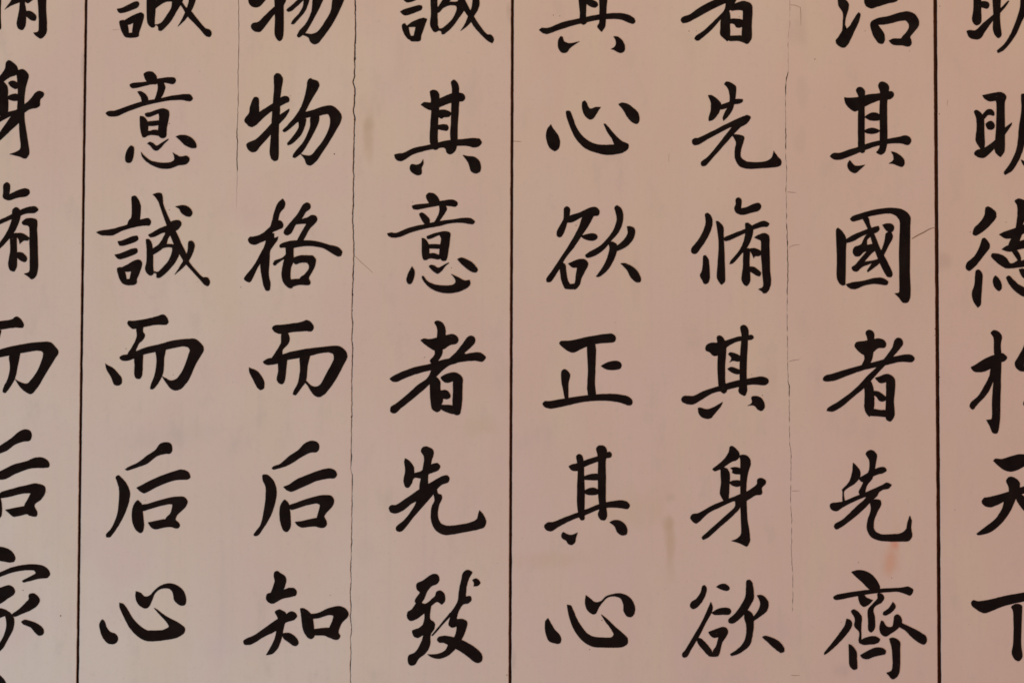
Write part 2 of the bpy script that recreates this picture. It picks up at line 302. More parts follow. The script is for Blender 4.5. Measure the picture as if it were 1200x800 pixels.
GLYPHS = """
@H 明 1080 0 8.333
515,-60 575,-60 582,100 582,215 565,240 540,250 510,235 493,195 505,100
570,25 620,15 655,30 662,50 645,85 610,82 575,65
440,305 470,297 520,300 600,230 700,145 790,65 845,10 855,12 830,55 770,125 700,200 620,310 570,380 510,385 465,365 445,330
695,-60 770,-60 768,100 765,200 778,355 750,375 720,350 698,300 700,150
980,-60 1060,-60 1030,100 980,210 920,340 850,440 790,500 745,518 735,500 800,440 860,350 920,210 960,80
1040,60 1080,60 1200,75 1200,110 1100,110 1040,100
1300,-60 1370,-60 1370,330 1340,400 1300,390 1240,345 1290,345 1300,250
@H 明 1080 90
410,270 425,260 460,280 485,320 490,420 490,555 470,575 440,535 422,500 430,400 425,320
480,290 520,255 550,258 570,290 565,305 520,300 490,330 470,310
500,368 545,347 570,375 565,405 520,412
475,145 500,140 560,128 620,122 660,150 650,200 650,400 645,590 615,627 575,590 582,400 580,190 520,190 485,165
410,600 425,577 480,560 580,490 650,400 705,358 705,370 660,440 570,560 480,635 430,622
780,135 830,135 830,300 800,540 760,650 700,740 650,765 642,750 690,680 740,570 760,400 780,250
830,140 900,120 1000,110 1040,140 1030,600 990,680 960,660 900,620 975,610 975,190 830,200
825,290 980,270 980,310 825,330
820,430 980,410 980,445 820,470
775,648 800,660 860,700 830,720 795,690
@H 德 1080 230
500,88 515,80 555,100 582,130 582,165 540,220 480,275 420,308 400,298 410,250 450,210 490,150
475,330 490,325 530,370 532,400 480,470 420,545 370,582 347,565 350,525 410,470 450,400
425,580 445,573 472,600 472,700 465,800 460,850 440,870 410,830 392,755 410,700 418,620
728,35 750,20 800,30 840,50 830,120 800,200 770,250 735,250 748,150 745,70
605,298 640,280 740,245 860,200 960,190 990,215 960,245 820,280 740,320 650,328
720,280 790,280 765,350 740,420 700,430 680,380 700,330
625,415 650,395 700,375 800,340 900,315 930,340 880,380 740,420 680,432
700,425 740,420 775,480 775,505 850,480 1000,400 1040,420 1000,480 850,540 700,562 660,562 580,510 542,465 550,448 600,450 660,480 695,525 750,500
560,640 575,620 600,640 625,690 622,725 605,740 570,710 558,680
662,630 680,620 720,655 760,690 850,725 950,710 930,660 1000,690 1020,730 960,780 850,790 790,780 710,720 670,660
760,570 790,565 850,610 850,640 800,640 770,600
930,560 1000,580 1040,630 1000,650 950,600
@H 於 1080 380
540,65 560,47 590,50 625,85 618,160 620,235 570,235 565,150 560,100
385,335 420,315 500,265 580,235 640,228 667,262 650,285 620,295 540,345 480,370 420,370 395,355
545,340 600,330 560,440 520,530 440,620 400,665 375,640 385,610 440,560 490,480 530,400
570,230 620,230 620,400 615,600 610,760 590,850 560,850 530,790 505,745 545,740 550,600 560,450
728,305 750,260 790,190 830,100 880,60 910,90 860,200 800,320 830,365 775,365 740,340
850,110 930,190 1030,280 1060,320 1020,340 920,270 840,180
800,600 850,560 920,560 940,590 880,620 810,640 795,625
860,700 930,690 990,740 980,770 920,760
@H 天 1080 520
560,130 575,115 620,118 700,95 770,80 850,95 870,130 800,175 740,205 690,215 640,200 590,160
662,280 690,255 730,265 765,300 768,350 790,420 735,430 690,400 680,340
470,455 485,422 520,415 620,390 690,368 770,340 880,310 960,310 980,340 900,360 770,395 660,440 580,480 530,493 490,480
665,400 740,410 730,440 700,510 640,600 530,690 440,710 428,700 500,645 580,580 630,500
750,390 790,400 860,480 960,570 1060,620 1050,650 960,650 880,600 800,520 740,430
@H 下 1080 680
387,170 400,153 440,160 540,145 640,120 800,92 960,60 1000,90 960,120 800,160 640,198 485,253 430,225 390,190
700,205 740,180 780,190 782,300 778,500 785,600 760,627 730,615 705,570 715,500 718,300 712,230
830,240 880,260 950,330 960,370 920,375 870,320
@A 脩 0 0 6.667
-30,-60 8,-60 5,100 5,230 -20,240 -40,200
105,-60 200,-60 195,20 205,100 195,215 175,237 140,220 130,190 150,80 155,20 80,50 35,78 60,45 90,0
195,10 220,-20 285,-20 245,10 215,28
200,92 230,88 270,110 285,140 275,162 250,162 205,125
295,-60 360,-60 360,60 367,200 360,265 318,303 285,285 260,258 295,250 303,200 300,80
@A 身 0 65
48,55 65,40 100,55 140,105 130,150 80,170 20,210 -50,240 -60,220 10,150 40,100
-30,190 25,205 60,250 62,320 60,450 30,480 -20,460 -30,350
135,120 180,110 220,145 225,165 200,260 190,380 195,520 215,650 228,770 205,805 150,790 75,772 110,760 155,735 152,600 145,500 135,420 140,300 135,200
65,215 90,200 130,210 150,240 130,262 100,255 80,240
60,325 100,302 150,308 145,350 100,355 70,345
-120,540 0,480 60,445 130,425 190,385 240,340 275,295 300,280 330,285 345,305 335,325 315,345 310,395 290,410 235,420 180,455 120,460 0,520 -100,580
100,465 150,450 155,510 80,590 0,665 -80,730 -100,720 0,600
@A 脩 0 210
-60,200 -40,200 -30,640 -60,660 -90,620
30,40 55,25 78,45 72,120 120,95 200,72 228,85 233,105 215,130 140,145 60,165 25,145 25,100
-80,350 0,318 60,290 140,250 220,218 280,215 300,240 275,262 200,270 140,295 60,325 0,352 -80,385
100,235 125,220 155,240 160,290 120,400 60,480 0,540 -60,580 -60,560 10,480 60,400 90,320
85,430 130,420 132,520 130,690 110,720 80,710 65,670 80,560
170,340 200,310 240,305 285,315 290,400 295,560 297,700 280,760 250,780 220,760 188,738 225,725 232,640 230,500 222,365 180,355
110,430 150,420 200,435 228,462 220,478 185,480 155,508 145,470
125,575 155,570 195,590 212,620 200,645 170,640 130,605
@A 而 0 360
-130,115 0,108 90,95 130,72 165,95 187,140 180,158 120,158 0,175 -130,190
-40,180 10,180 -5,245 -60,330 -90,360 -100,330 -50,260
-190,390 -80,355 0,330 90,305 200,285 300,272 400,275 430,305 457,350 430,400 350,530 290,630 240,677 200,660 160,625 118,560 150,580 210,595 240,570 300,480 335,380 335,350 300,338 160,358 0,390 -100,410 -190,430
-100,390 -40,385 -40,540 -70,560 -100,540
78,370 160,350 140,450 115,560 70,635 40,668 22,660 30,620 60,560 78,470
@A 后 0 495
-90,240 0,180 90,120 150,70 200,52 240,70 248,105 235,138 180,148 120,170 50,220 0,240 -80,265
-170,320 -120,350 -100,430 -130,560 -190,700 -230,740 -200,600 -180,450
-60,400 0,380 100,330 210,300 280,272 340,275 385,315 383,345 350,352 250,355 120,400 30,443 -20,440
-40,540 0,580 15,660 10,730 -10,750 -60,730 -70,620
0,550 100,515 200,490 285,475 350,500 355,540 320,600 270,645 292,700 285,730 260,732 220,718 190,650 215,600 240,550 180,553 40,585 -20,590
42,680 100,668 200,652 265,655 265,700 200,715 100,732 75,710
@A 家 0 635
-60,30 0,35 60,50 100,80 120,125 110,150 85,158 0,145 -60,140
-150,300 0,235 80,200 180,177 280,173 350,190 385,225 390,255 375,275 300,285 240,300 180,312 172,300 240,265 280,240 270,222 200,218 100,235 0,270 -140,340
-60,380 0,355 70,335 95,345 118,380 110,405 60,440 0,480 -70,500
-60,520 0,515 50,530 90,560 110,600 105,670 60,760 20,830 -60,890 -70,850 0,780 40,700 50,630 40,575 0,590 -60,640
225,410 255,398 290,415 310,455 290,495 240,530 180,555 110,580 95,560 150,520 200,470 225,440
165,620 190,605 240,615 300,640 340,680 338,715 310,728 280,710 240,665 180,638
@A 齊 0 745
-60,290 0,305 40,350 60,420 0,440 -60,430
@B 誠 110 0
180,72 215,65 320,16 345,15 355,35 345,58 225,103 195,100
200,168 235,160 262,190 278,265 300,275 300,290 250,292 215,240
235,165 300,125 370,100 390,115 380,180 355,250 345,285 300,290 300,250 308,180 262,195
252,262 350,255 350,285 335,292 260,292
420,-60 480,-60 482,60 475,190 480,205 460,218 440,210 418,180
475,75 520,40 570,15 610,15 605,60 570,120 530,175 500,192 478,194 500,210 507,240 525,243 600,170 650,85 690,20 700,-10 600,-30 470,20
640,-60 690,20 720,60 760,90 800,140 875,225 905,235 920,265 905,290 880,285 820,220 730,125 690,60 600,-50
750,-50 800,-30 790,20 760,90 710,160 655,210 690,150 715,95 740,20
@B 意 110 80
390,45 410,30 455,30 485,55 495,95 490,125 430,120 410,100
280,130 300,118 400,108 520,80 590,72 635,80 640,105 620,125 590,122 560,115 440,130 330,155 300,157 285,145
340,185 360,180 405,205 425,245 420,275 385,275 365,225
495,110 530,105 558,145 550,185 515,240 470,255 490,200 500,150
92,352 112,337 155,335 375,262 500,240 640,212 755,208 773,242 755,258 700,250 600,252 380,298 250,345 175,377 110,372
360,375 385,378 410,400 425,440 420,500 410,535 385,540 370,510 360,440
400,355 440,345 545,315 585,335 590,360 570,470 560,540 530,547 505,525 505,440 510,375 505,355 430,382 405,375
410,420 470,412 510,412 510,442 420,448
410,490 440,490 470,482 510,495 515,530 440,522 405,535
417,588 435,577 465,588 490,605 520,590 580,553 585,558 550,590 520,625 490,645 465,635 440,605
290,605 310,615 313,660 295,730 275,740 250,730 245,690 260,640
368,655 390,680 440,720 520,738 600,735 628,715 625,680 615,660 650,680 680,692 720,685 745,700 742,730 720,750 660,760 600,782 540,785 470,765 400,720 375,685
640,535 665,525 720,525 770,550 800,595 800,620 770,625 710,600 670,560
@B 誠 105 222
330,55 355,50 385,85 400,130 395,230 395,280 350,290 295,275 305,245 325,220 330,150
52,335 75,325 170,310 295,275 400,235 465,228 480,255 470,280 430,282 350,295 250,325 180,358 130,360 85,355
220,405 250,400 340,365 375,365 380,390 365,405 260,440 235,438
195,510 240,500 335,462 370,462 375,490 355,505 240,545 220,540
215,615 250,608 275,640 290,705 295,738 265,738 235,700
240,612 290,590 345,558 390,550 410,570 395,640 370,700 365,735 300,740 310,708 325,640 275,640
260,705 360,700 370,725 355,742 270,740
460,355 485,340 560,298 610,280 650,245 705,245 718,265 710,290 680,320 640,330 570,340 500,372 470,372
493,40 520,30 560,32 570,55 575,110 600,180 635,255 680,340 720,430 750,490 775,560 830,630 885,685 920,688 940,725 925,755 900,745 850,690 790,625 735,560 700,500 660,430 620,330 595,260 560,160 530,80
440,390 465,390 485,420 495,480 497,620 500,655 480,672 450,655 435,625 445,560 445,450
600,320 650,330 610,390 600,430 560,470 495,510 490,470 540,430 590,345
590,430 640,428 680,440 700,500 680,550 610,640 545,690 525,688 520,655 505,650 505,640 530,645 580,600 620,550 645,480 645,455 600,452 540,475 500,505 495,480
775,405 800,403 820,430 815,470 780,550 740,600 665,665 700,610 740,540 765,480
670,135 720,125 760,130 790,155 803,190 790,210 755,208 715,180 695,148
@B 而 110 355
262,155 270,140 300,140 440,118 510,98 540,90 565,105 583,150 570,168 480,170 380,190 300,200 280,185
335,195 385,190 385,225 400,250 385,285 350,320 330,365 300,420 260,430 265,395 300,340 335,260
88,472 105,485 140,500 190,550 218,590 215,630 195,643 165,640 130,570 100,520
200,425 220,408 270,400 330,375 430,340 500,325 620,293 740,280 790,280 855,340 858,370 800,470 740,600 680,670 640,682 605,670 570,630 530,570 560,585 600,605 640,595 690,530 740,400 748,365 735,345 700,338 560,365 380,405 320,430 260,450 215,445
320,400 382,395 382,470 375,570 360,590 335,590 318,565 318,480
485,360 565,355 550,430 540,550 500,630 460,672 440,670 445,640 475,560 490,450
@B 后 110 512
243,252 265,235 340,200 420,140 480,100 520,50 560,40 600,50 613,85 600,125 560,130 500,145 410,210 340,235 260,260
172,310 190,297 215,315 260,370 282,430 275,500 240,600 180,710 125,780 100,780 95,760 130,720 180,610 195,500 195,390 180,345
333,395 370,375 480,320 600,275 680,253 720,260 750,290 750,320 730,330 640,335 520,375 390,438 365,425
342,492 370,515 380,560 388,640 392,690 380,740 365,747 330,725 305,675 297,590 315,520
365,535 420,520 540,485 650,463 710,470 732,500 720,540 650,610 640,645 660,665 672,690 660,710 620,705 580,690 560,640 600,590 612,525 590,522 470,550 390,575 370,575
422,665 450,660 560,640 640,645 640,690 560,703 460,713
@B 心 105 660
100,435 115,445 135,500 160,530 205,550 222,580 215,610 180,628 145,622 105,580 80,510 78,465
232,305 260,312 290,345 340,430 400,490 450,520 500,522 580,515 620,490 600,455 540,390 503,345 530,360 590,405 700,465 745,505 742,535 700,570 600,595 500,605 440,602 380,570 320,510 265,410 235,340
360,215 400,228 430,255 465,250 500,215 540,180 590,158 640,155 700,180 735,215 755,290 745,320 720,328 690,315 660,280 650,230 630,200 590,192 540,205 510,235 490,280 465,335 440,350 400,335 370,300 358,250
@C 物 275 0
110,-20 130,-40 270,-40 235,10 190,55 160,60 125,45 108,15
315,-60 385,-60 383,60 382,240 375,300 355,322 335,315 315,280 315,120
127,205 140,185 180,175 240,120 315,50 400,-10 400,10 385,40 310,115 240,205 200,250 175,252 140,235
405,80 450,40 510,-10 560,-20 500,40 440,90 415,92
550,-20 590,-20 575,30 550,90 500,150 460,192 440,188 450,165 500,110 530,60
620,-20 700,-20 660,70 600,180 550,260 500,295 488,285 500,250 560,180 600,90
775,-20 860,-10 830,60 770,180 700,280 650,340 620,348 590,325 575,295 535,275 540,262 600,268 640,255 700,180 750,90
@C 物 275 80
150,230 165,225 185,235 190,290 190,345 150,420 130,458 100,440 75,410 85,385 110,355 120,300
100,400 190,345 260,300 300,275 370,225 400,218 425,235 425,262 405,272 350,300 300,330 240,375 160,450 130,460 95,435
308,60 325,42 355,48 375,75 365,170 355,250 355,330 345,480 343,690 335,718 315,725 290,712 275,670 285,500 290,400 300,260 308,160
92,595 110,580 160,560 230,495 290,430 355,365 425,318 428,325 400,380 350,435 290,510 200,610 165,652 140,657 110,640
565,135 570,100 590,80 610,88 650,105 662,130 650,165 600,250 555,335 530,390 480,430 410,490 385,500 375,488 400,460 470,380 520,300 550,210
550,345 620,325 700,298 760,295 800,320 835,370 832,410 790,490 710,620 630,735 590,760 565,752 545,710 515,670 530,675 590,682 640,630 700,550 745,440 745,390 730,362 660,372 550,390 500,400 530,360
500,400 560,395 555,430 520,520 440,595 415,602 410,590 450,540 500,460
595,380 660,370 660,410 600,540 520,665 470,700 453,695 460,670 540,570 590,450
@C 格 275 230
375,20 395,50 390,85 355,130 340,190 320,260 270,260 290,200 310,120 340,50
105,340 115,320 145,315 200,300 270,245 330,190 360,192 380,220 375,245 350,258 300,280 240,345 200,362 165,377 120,368
250,300 310,290 290,400 240,470 190,540 130,660 115,672 75,650 75,635 150,540 200,450 240,370
300,300 310,325 340,315 335,340 300,390 280,420 272,510 268,620 280,690 270,735 250,738 230,710 210,620 200,540 215,450 240,360 270,280
570,50 590,65 590,95 560,120 525,175 480,220 440,290 410,305 385,290 388,265 440,200 490,140 540,60
525,180 570,165 600,148 635,155 645,185 630,210 590,250 555,310 530,350 480,360 500,320 560,215 530,215 480,220
350,385 365,370 430,350 530,345 640,352 740,380 810,400 840,435 830,465 810,470 760,445 700,408 560,388 480,400 430,410 390,400 355,400
400,400 460,400 450,440 400,480 340,520 315,540 300,530 310,505 380,475 410,430
400,400 455,400 460,450 462,500 440,560 437,640 445,670 450,715 430,718 385,680 367,620 380,520 400,450
455,490 500,465 560,462 610,465 633,490 625,550 600,600 580,640 590,670 585,690 560,692 530,670 510,640 545,610 580,560 572,525 530,517 470,530
435,655 510,645 570,645 590,665 590,685 575,693 500,692 440,712
@C 而 275 360
293,160 310,142 360,138 440,128 520,115 565,100 595,115 618,155 605,185 560,185 440,195 370,207 330,202 305,185
370,205 412,200 430,255 415,290 375,335 370,380 330,420 285,410 290,395 320,350 360,280
112,468 130,478 165,490 215,545 232,590 225,635 200,645 180,630 140,555 115,505
222,425 260,400 290,395 370,370 430,350 560,325 680,310 820,305 870,345 880,385 850,450 780,580 700,680 660,700 630,692 600,660 570,610 550,585 560,575 600,612 640,620 670,600 720,510 775,400 768,365 740,352 660,360 585,380 410,412 330,440 260,450 230,440
345,410 410,405 405,470 390,575 375,598 350,595 330,570 340,500
515,380 590,375 570,460 555,580 520,630 475,685 455,680 460,655 490,600 510,500
@C 后 275 510
290,255 305,240 350,225 420,165 500,110 550,60 600,42 640,50 660,75 655,115 640,130 590,135 520,170 450,215 400,240 300,265
218,308 250,305 290,335 320,390 328,450 315,530 280,630 220,730 180,780 155,783 148,772 200,700 225,600 240,500 240,395 220,350
380,400 420,385 480,345 600,295 700,262 750,258 785,275 800,305 785,330 740,335 640,355 560,390 470,430 440,438 405,425
390,500 415,520 430,570 438,650 435,720 410,752 385,745 360,690 350,610 360,540
425,545 480,525 580,490 700,465 760,475 777,510 765,550 700,630 715,665 720,695 700,718 640,710 640,655 665,540 640,530 560,545 440,580
470,675 520,668 630,645 690,640 690,705 600,710 520,717 490,700
@C 知 275 660
305,85 315,62 335,58 360,75 395,100 403,130 395,170 380,205 340,260 290,300 250,280 275,240 300,180 312,130
245,255 255,235 300,225 380,205 430,188 470,195 485,220 480,245 450,257 370,275 300,312 270,305 250,285
68,605 85,588 150,560 250,490 330,435 400,395 440,373 475,385 487,410 470,435 400,460 330,520 230,570 150,620 120,632 75,628
315,375 345,358 380,370 400,385 395,450 380,520 365,590 330,670 290,705 245,712 270,670 310,590 330,500 335,420
370,545 420,540 450,552 490,590 498,620 485,640 460,640 425,615 380,580
512,350 535,347 590,385 610,430 620,500 622,570 600,587 575,580 540,530 525,460 518,390
590,395 650,385 740,345 830,333 870,355 890,395 880,420 840,460 820,500 812,540 825,565 810,590 780,592 730,560 740,500 765,440 770,405 740,400 650,425 600,425
615,515 700,502 760,505 790,550 760,580 700,560 620,555
@D 誠 445 0
180,-15 200,-30 270,-30 285,0 240,18 205,18
160,92 185,78 310,42 330,48 328,75 300,90 210,122 185,118
175,195 195,185 210,200 220,205 235,260 245,288 245,318 220,305 185,255
212,205 250,175 340,142 368,150 350,210 325,280 318,318 265,322 265,288 280,212 225,212
235,285 320,280 315,315 300,322 240,320
400,-40 445,-40 450,60 452,150 455,200 462,235 430,253 405,225 393,190 400,110
400,80 450,60 480,20 510,-20 580,-20 540,15 600,15 640,0 670,40 655,90 620,140 560,220 500,270 485,268 478,245 450,240 450,228 480,225 530,190 580,130 602,70 598,50 560,42 500,62 450,105
590,-40 640,-40 670,10 700,70 735,130 780,200 840,270 870,275 892,315 880,338 850,325 790,270 730,200 690,130 655,80
730,-40 770,-20 780,20 770,70 735,130 700,190 630,243 665,190 690,130 715,70
@D 其 445 90
322,220 340,202 400,202 480,165 560,132 610,125 655,138 668,165 655,190 610,195 545,208 470,238 400,262 365,250
393,115 410,105 440,108 463,135 465,180 463,260 455,380 455,520 460,560 435,572 410,560 392,510 395,380 403,250 400,180
558,40 575,25 600,40 618,75 620,130 620,220 610,380 605,510 590,580 550,607 525,595 510,560 480,550 545,530 550,450 558,300 560,180 565,100
440,270 470,260 520,262 560,285 545,312 500,318 485,328 450,305
440,385 500,372 530,380 538,405 525,422 490,418 445,405
115,610 150,600 180,598 260,560 400,530 520,500 650,488 740,480 785,490 797,515 780,540 740,552 680,540 580,542 450,560 330,585 250,612 200,645 175,658 130,650
338,645 342,680 328,710 325,760 300,770 255,750 235,720 245,685 290,688 320,675
648,612 680,620 740,628 775,655 790,700 780,745 745,755 715,740 690,670
@D 意 440 222
395,50 410,30 455,32 490,65 500,95 480,115 430,115 405,85
285,130 310,120 420,108 520,90 600,80 635,95 643,115 630,133 580,130 520,125 430,138 320,158 295,152
342,190 360,180 405,210 425,240 415,275 385,270 360,235
498,115 535,115 558,150 540,190 505,240 490,265 455,262 480,220 500,165
92,345 115,338 160,340 260,300 370,275 500,248 600,235 700,222 750,228 777,255 765,270 735,270 690,262 600,262 500,285 380,308 280,335 180,373 130,375 100,362
362,380 385,385 412,420 420,460 418,520 405,548 380,550 365,520 362,440
400,368 440,350 545,327 583,340 582,380 570,480 550,555 520,555 500,520 503,450 512,380 500,358 430,385 405,385
408,430 470,428 510,435 510,460 460,462 415,455
400,510 450,498 480,505 510,525 500,545 440,538 405,540
417,600 430,590 460,595 490,612 520,598 570,572 575,575 545,600 515,640 485,657 460,645
285,600 305,635 305,670 280,735 260,738 242,710 250,670
362,680 372,675 400,710 450,738 520,750 600,745 625,725 615,690 592,662 640,682 700,712 735,708 740,740 720,765 650,798 560,810 480,795 410,755 370,705
640,545 665,533 710,545 765,580 800,630 790,645 760,645 710,615 670,580
@D 者 440 370
460,50 475,38 505,42 535,70 548,110 545,170 535,215 475,215 482,150 480,90
353,190 375,178 420,182 480,170 560,150 600,142 640,165 648,195 635,215 580,230 530,262 450,265 410,240 370,210
455,255 525,250 520,300 490,350 450,385 425,350 450,320 465,290
112,490 130,475 200,440 310,400 430,375 500,350 590,330 700,300 760,288 820,288 862,325 840,355 780,350 700,355 600,375 540,400 480,430 440,425 330,450 220,490 165,515 130,510
720,165 745,155 775,170 778,205 740,250 695,290 710,305 640,365 570,390 480,470 410,545 300,640 200,720 150,760 120,750 118,715 160,685 240,620 330,540 410,480 450,400 560,345 640,270 690,205
425,470 480,480 505,510 508,580 527,630 522,680 510,700 505,740 480,750 445,730 430,660 425,560
510,480 540,460 630,443 680,485 680,540 675,680 660,765 640,775 610,762 602,700 605,600 605,510 560,522 530,510
505,585 550,580 580,605 585,635 565,648 520,640
500,695 550,695 610,705 640,770 580,760 510,725
@D 先 440 515
230,145 260,160 300,215 303,260 355,245 380,225 430,195 485,183 505,205 495,235 450,255 400,275 355,300 300,300 285,340 255,375 235,370 220,320 232,240 225,170
355,85 370,58 395,52 450,80 455,110 440,160 430,210 412,280 410,350 400,420 350,420 345,350 355,300 370,220 378,130
105,530 120,512 155,510 250,450 345,385 430,335 520,285 560,278 578,300 570,330 520,350 470,395 400,440 330,475 280,500 210,555 150,575 115,562
320,400 485,375 440,440 380,510 300,600 210,710 180,717 160,700 162,680 220,630 290,540 320,480
480,380 490,420 515,430 520,455 495,520 488,600 510,650 550,670 640,665 740,645 790,620 805,570 812,550 840,580 865,645 850,680 800,700 700,720 600,738 540,742 475,710 440,650 432,590 440,520 462,470 455,420
@D 致 450 665
255,125 300,100 380,48 415,50 433,90 420,120 370,145 340,180 315,240 270,300 240,260 280,190 258,170
180,385 185,345 215,325 270,260 315,280 370,245 400,215 410,185 445,178 470,200 475,260 450,285 420,265 365,300 320,350 240,405 205,412
315,280 370,285 362,340 362,400 395,430 395,470 365,520 360,600 330,660 270,710 240,755 205,760 188,735 192,685 240,660 280,600 305,530 300,460 315,400
220,490 270,470 320,430 370,410 395,430 380,470 310,520 260,547 235,535
620,35 655,15 690,35 665,80 645,150 640,225 675,220 683,250 660,275 620,285 590,325 570,385 570,450 530,465 505,445 515,390 515,360 545,315 575,260 585,180 605,90
515,350 525,365 470,430 380,530 372,525 450,430
570,400 620,400 648,420 640,480 600,570 550,640 490,690 430,708 380,700 340,675 380,675 440,665 480,640 500,600 540,555 565,490
415,560 425,540 470,530 540,540 600,560 680,600 750,655 768,690 760,730 740,740 710,735 640,680 570,635 530,620 470,585 430,580
690,95 715,82 745,100 752,120 735,138 700,143 702,115
@E 其 620 0
385,-40 445,-40 447,60 445,130 450,180 425,195 400,180 397,100
552,-40 608,-40 606,60 600,150 592,215 568,250 545,230 533,210 548,180 550,80
445,-10 500,2 530,20 538,42 520,60 485,55 450,30
78,235 95,222 150,220 250,180 400,145 520,120 620,108 720,106 780,120 825,150 830,170 815,187 785,182 720,155 640,150 560,155 430,180 330,205 220,240 135,268 105,258
250,285 262,292 275,325 310,340 395,325 350,355 318,380 295,410 265,415 235,390 225,350 232,305
660,287 690,288 730,320 748,365 745,400 715,415 685,405 660,390 640,385 672,362 678,325
@E 心 620 90
170,372 185,400 230,465 242,510 232,560 208,580 170,565 140,510 132,460 145,405
290,270 315,268 335,300 365,385 410,455 470,505 530,528 600,533 665,530 650,490 610,430 583,368 595,368 650,430 720,500 778,532 775,560 740,590 680,605 600,610 530,595 440,560 370,490 320,390 290,300
418,195 435,188 450,205 475,250 520,238 560,238 530,285 500,328 478,335 440,310 418,265
698,215 720,205 765,212 815,245 855,290 860,350 845,368 815,362 770,320 735,260
@E 欲 620 230
275,90 298,80 318,95 318,140 300,200 270,290 245,320 220,312 217,280 240,230 268,180
300,165 400,125 480,88 520,85 548,110 545,145 505,155 440,150 400,170 330,205 300,205
430,150 510,145 470,220 410,310 350,400 280,490 230,580 165,670 138,668 135,645 180,580 240,490 330,350 390,240
400,310 430,302 490,290 525,298 535,320 520,340 480,347 430,332
240,510 280,530 290,590 305,660 320,690 310,720 285,722 260,680 242,590
305,525 340,510 400,490 440,495 462,525 440,580 410,640 390,700 355,727 330,710 355,680 365,620 375,555 345,558
280,690 330,685 370,685 370,720 290,720
668,85 685,72 715,90 733,130 732,200 700,280 640,350 580,420 500,470 450,478 438,462 470,435 550,390 620,320 665,250 685,180
765,235 790,235 820,250 828,285 810,340 750,400 690,425 680,400 740,340 770,290
620,360 650,355 690,385 685,430 650,520 600,590 540,630 522,625 570,560 610,480 628,400
715,525 740,522 800,545 850,590 873,640 870,665 845,672 800,640 760,570
@E 正 620 375
235,180 245,165 320,160 460,130 600,108 655,110 678,140 665,170 630,175 510,188 440,210 335,253 280,225
458,195 515,190 522,215 518,380 515,500 522,590 468,590 455,545 460,400
562,358 600,335 650,320 700,322 722,345 715,375 680,387 600,383
255,395 275,383 300,395 320,425 308,490 305,610 282,612 265,540 252,470
105,650 120,635 160,632 320,605 470,585 580,577 700,580 780,600 807,630 800,660 775,665 720,645 620,630 500,630 400,642 280,670 160,690 120,675
@E 其 620 520
308,175 330,160 380,150 440,125 540,95 600,75 625,60 645,75 642,100 610,110 540,135 430,180 375,210 335,205
370,90 390,78 415,92 425,140 430,250 435,380 433,500 430,590 410,595 395,580 378,500 375,350 380,220 375,140
525,30 545,12 590,18 608,50 600,120 600,300 600,450 608,570 590,595 560,590 538,545 550,510 540,400 538,250 538,100
430,255 480,235 540,235 540,280 500,282 430,275
430,365 480,342 510,342 545,365 540,388 490,398 440,388
118,645 140,615 190,608 270,575 380,535 470,500 560,465 660,445 730,440 770,455 787,485 770,505 720,500 640,495 560,505 450,550 340,590 240,640 170,680 135,670
265,688 290,700 325,710 380,690 365,735 360,765 330,788 305,778 290,755 255,730 255,700
628,610 660,595 710,598 755,635 768,670 760,705 730,713 690,690 670,645
@E 心 620 665
148,392 165,420 200,480 240,525 252,560 240,588 200,588 155,570 135,530 123,470 130,410
296,288 325,292 345,330 375,400 420,470 460,515 500,535 580,543 645,540 660,520 635,470 590,410 562,362 600,390 680,465 770,550 770,590 735,615 640,622 560,620 500,615 420,570 350,480 315,390
443,212 480,240 520,268 560,258 600,222 650,205 710,198 780,225 820,280 825,350 800,382 770,380 740,340 735,280 710,235 660,222 620,228 580,262 545,310 520,358 500,362 460,335 437,275
@F 者 785 0
85,155 100,135 150,118 250,50 360,-5 450,-50 530,-50 530,-10 450,20 330,75 220,135 130,180 95,178
445,-40 540,-40 500,40 470,80 400,150 330,230 250,300 215,320 192,305 205,282 260,245 350,160 430,70
400,150 440,85 462,90 472,125 470,200 468,300 450,325 420,300 395,275 395,220
455,50 510,30 560,12 590,12 640,40 645,80 640,180 635,310 605,345 575,330 562,300 565,200 568,85 530,80 475,82
468,155 515,148 575,165 572,205 520,215 500,190 465,182
455,285 565,283 600,310 590,335 540,322 460,318
@F 先 785 85
298,180 320,177 360,200 400,245 400,270 380,320 330,375 305,378 302,360 320,290 320,240
425,90 440,73 470,78 515,110 518,140 510,215 490,290 450,350 420,378 412,360 430,310 465,240 465,170 450,120
385,262 470,228 520,208 570,212 568,230 545,243 500,250 440,280 395,288
172,540 185,518 220,512 350,450 500,375 570,345 610,335 632,350 600,400 540,425 500,420 400,465 290,525 220,565 185,565
600,340 632,350 610,385 550,430 510,470 430,560 350,650 275,730 250,730 242,705 290,665 380,560 450,470 520,390
480,485 545,488 580,505 575,540 555,610 555,660 590,692 680,702 760,690 795,665 810,612 840,655 870,690 865,725 830,738 720,748 590,750 540,728 512,680 508,600 515,540
@F 脩 785 230
275,138 290,130 315,145 332,185 328,240 290,330 240,405 200,450 170,440 168,410 215,350 260,270 280,200
262,465 275,460 300,490 308,540 310,650 295,680 270,683 250,650 235,620 250,580 258,520
360,195 375,195 415,235 420,300 428,500 428,670 405,690 385,670 368,640 375,500 380,350
515,25 535,10 558,25 555,95 600,85 660,58 700,55 713,80 700,108 640,128 560,145 520,130 503,100 515,60
422,325 500,290 590,255 680,210 740,193 778,215 765,235 720,240 640,265 540,310 460,345 430,348
590,210 610,208 645,240 650,280 610,390 550,460 490,525 465,530 475,505 530,440 570,370 590,270
580,420 615,405 625,430 622,520 625,670 600,700 575,685 560,655 570,560
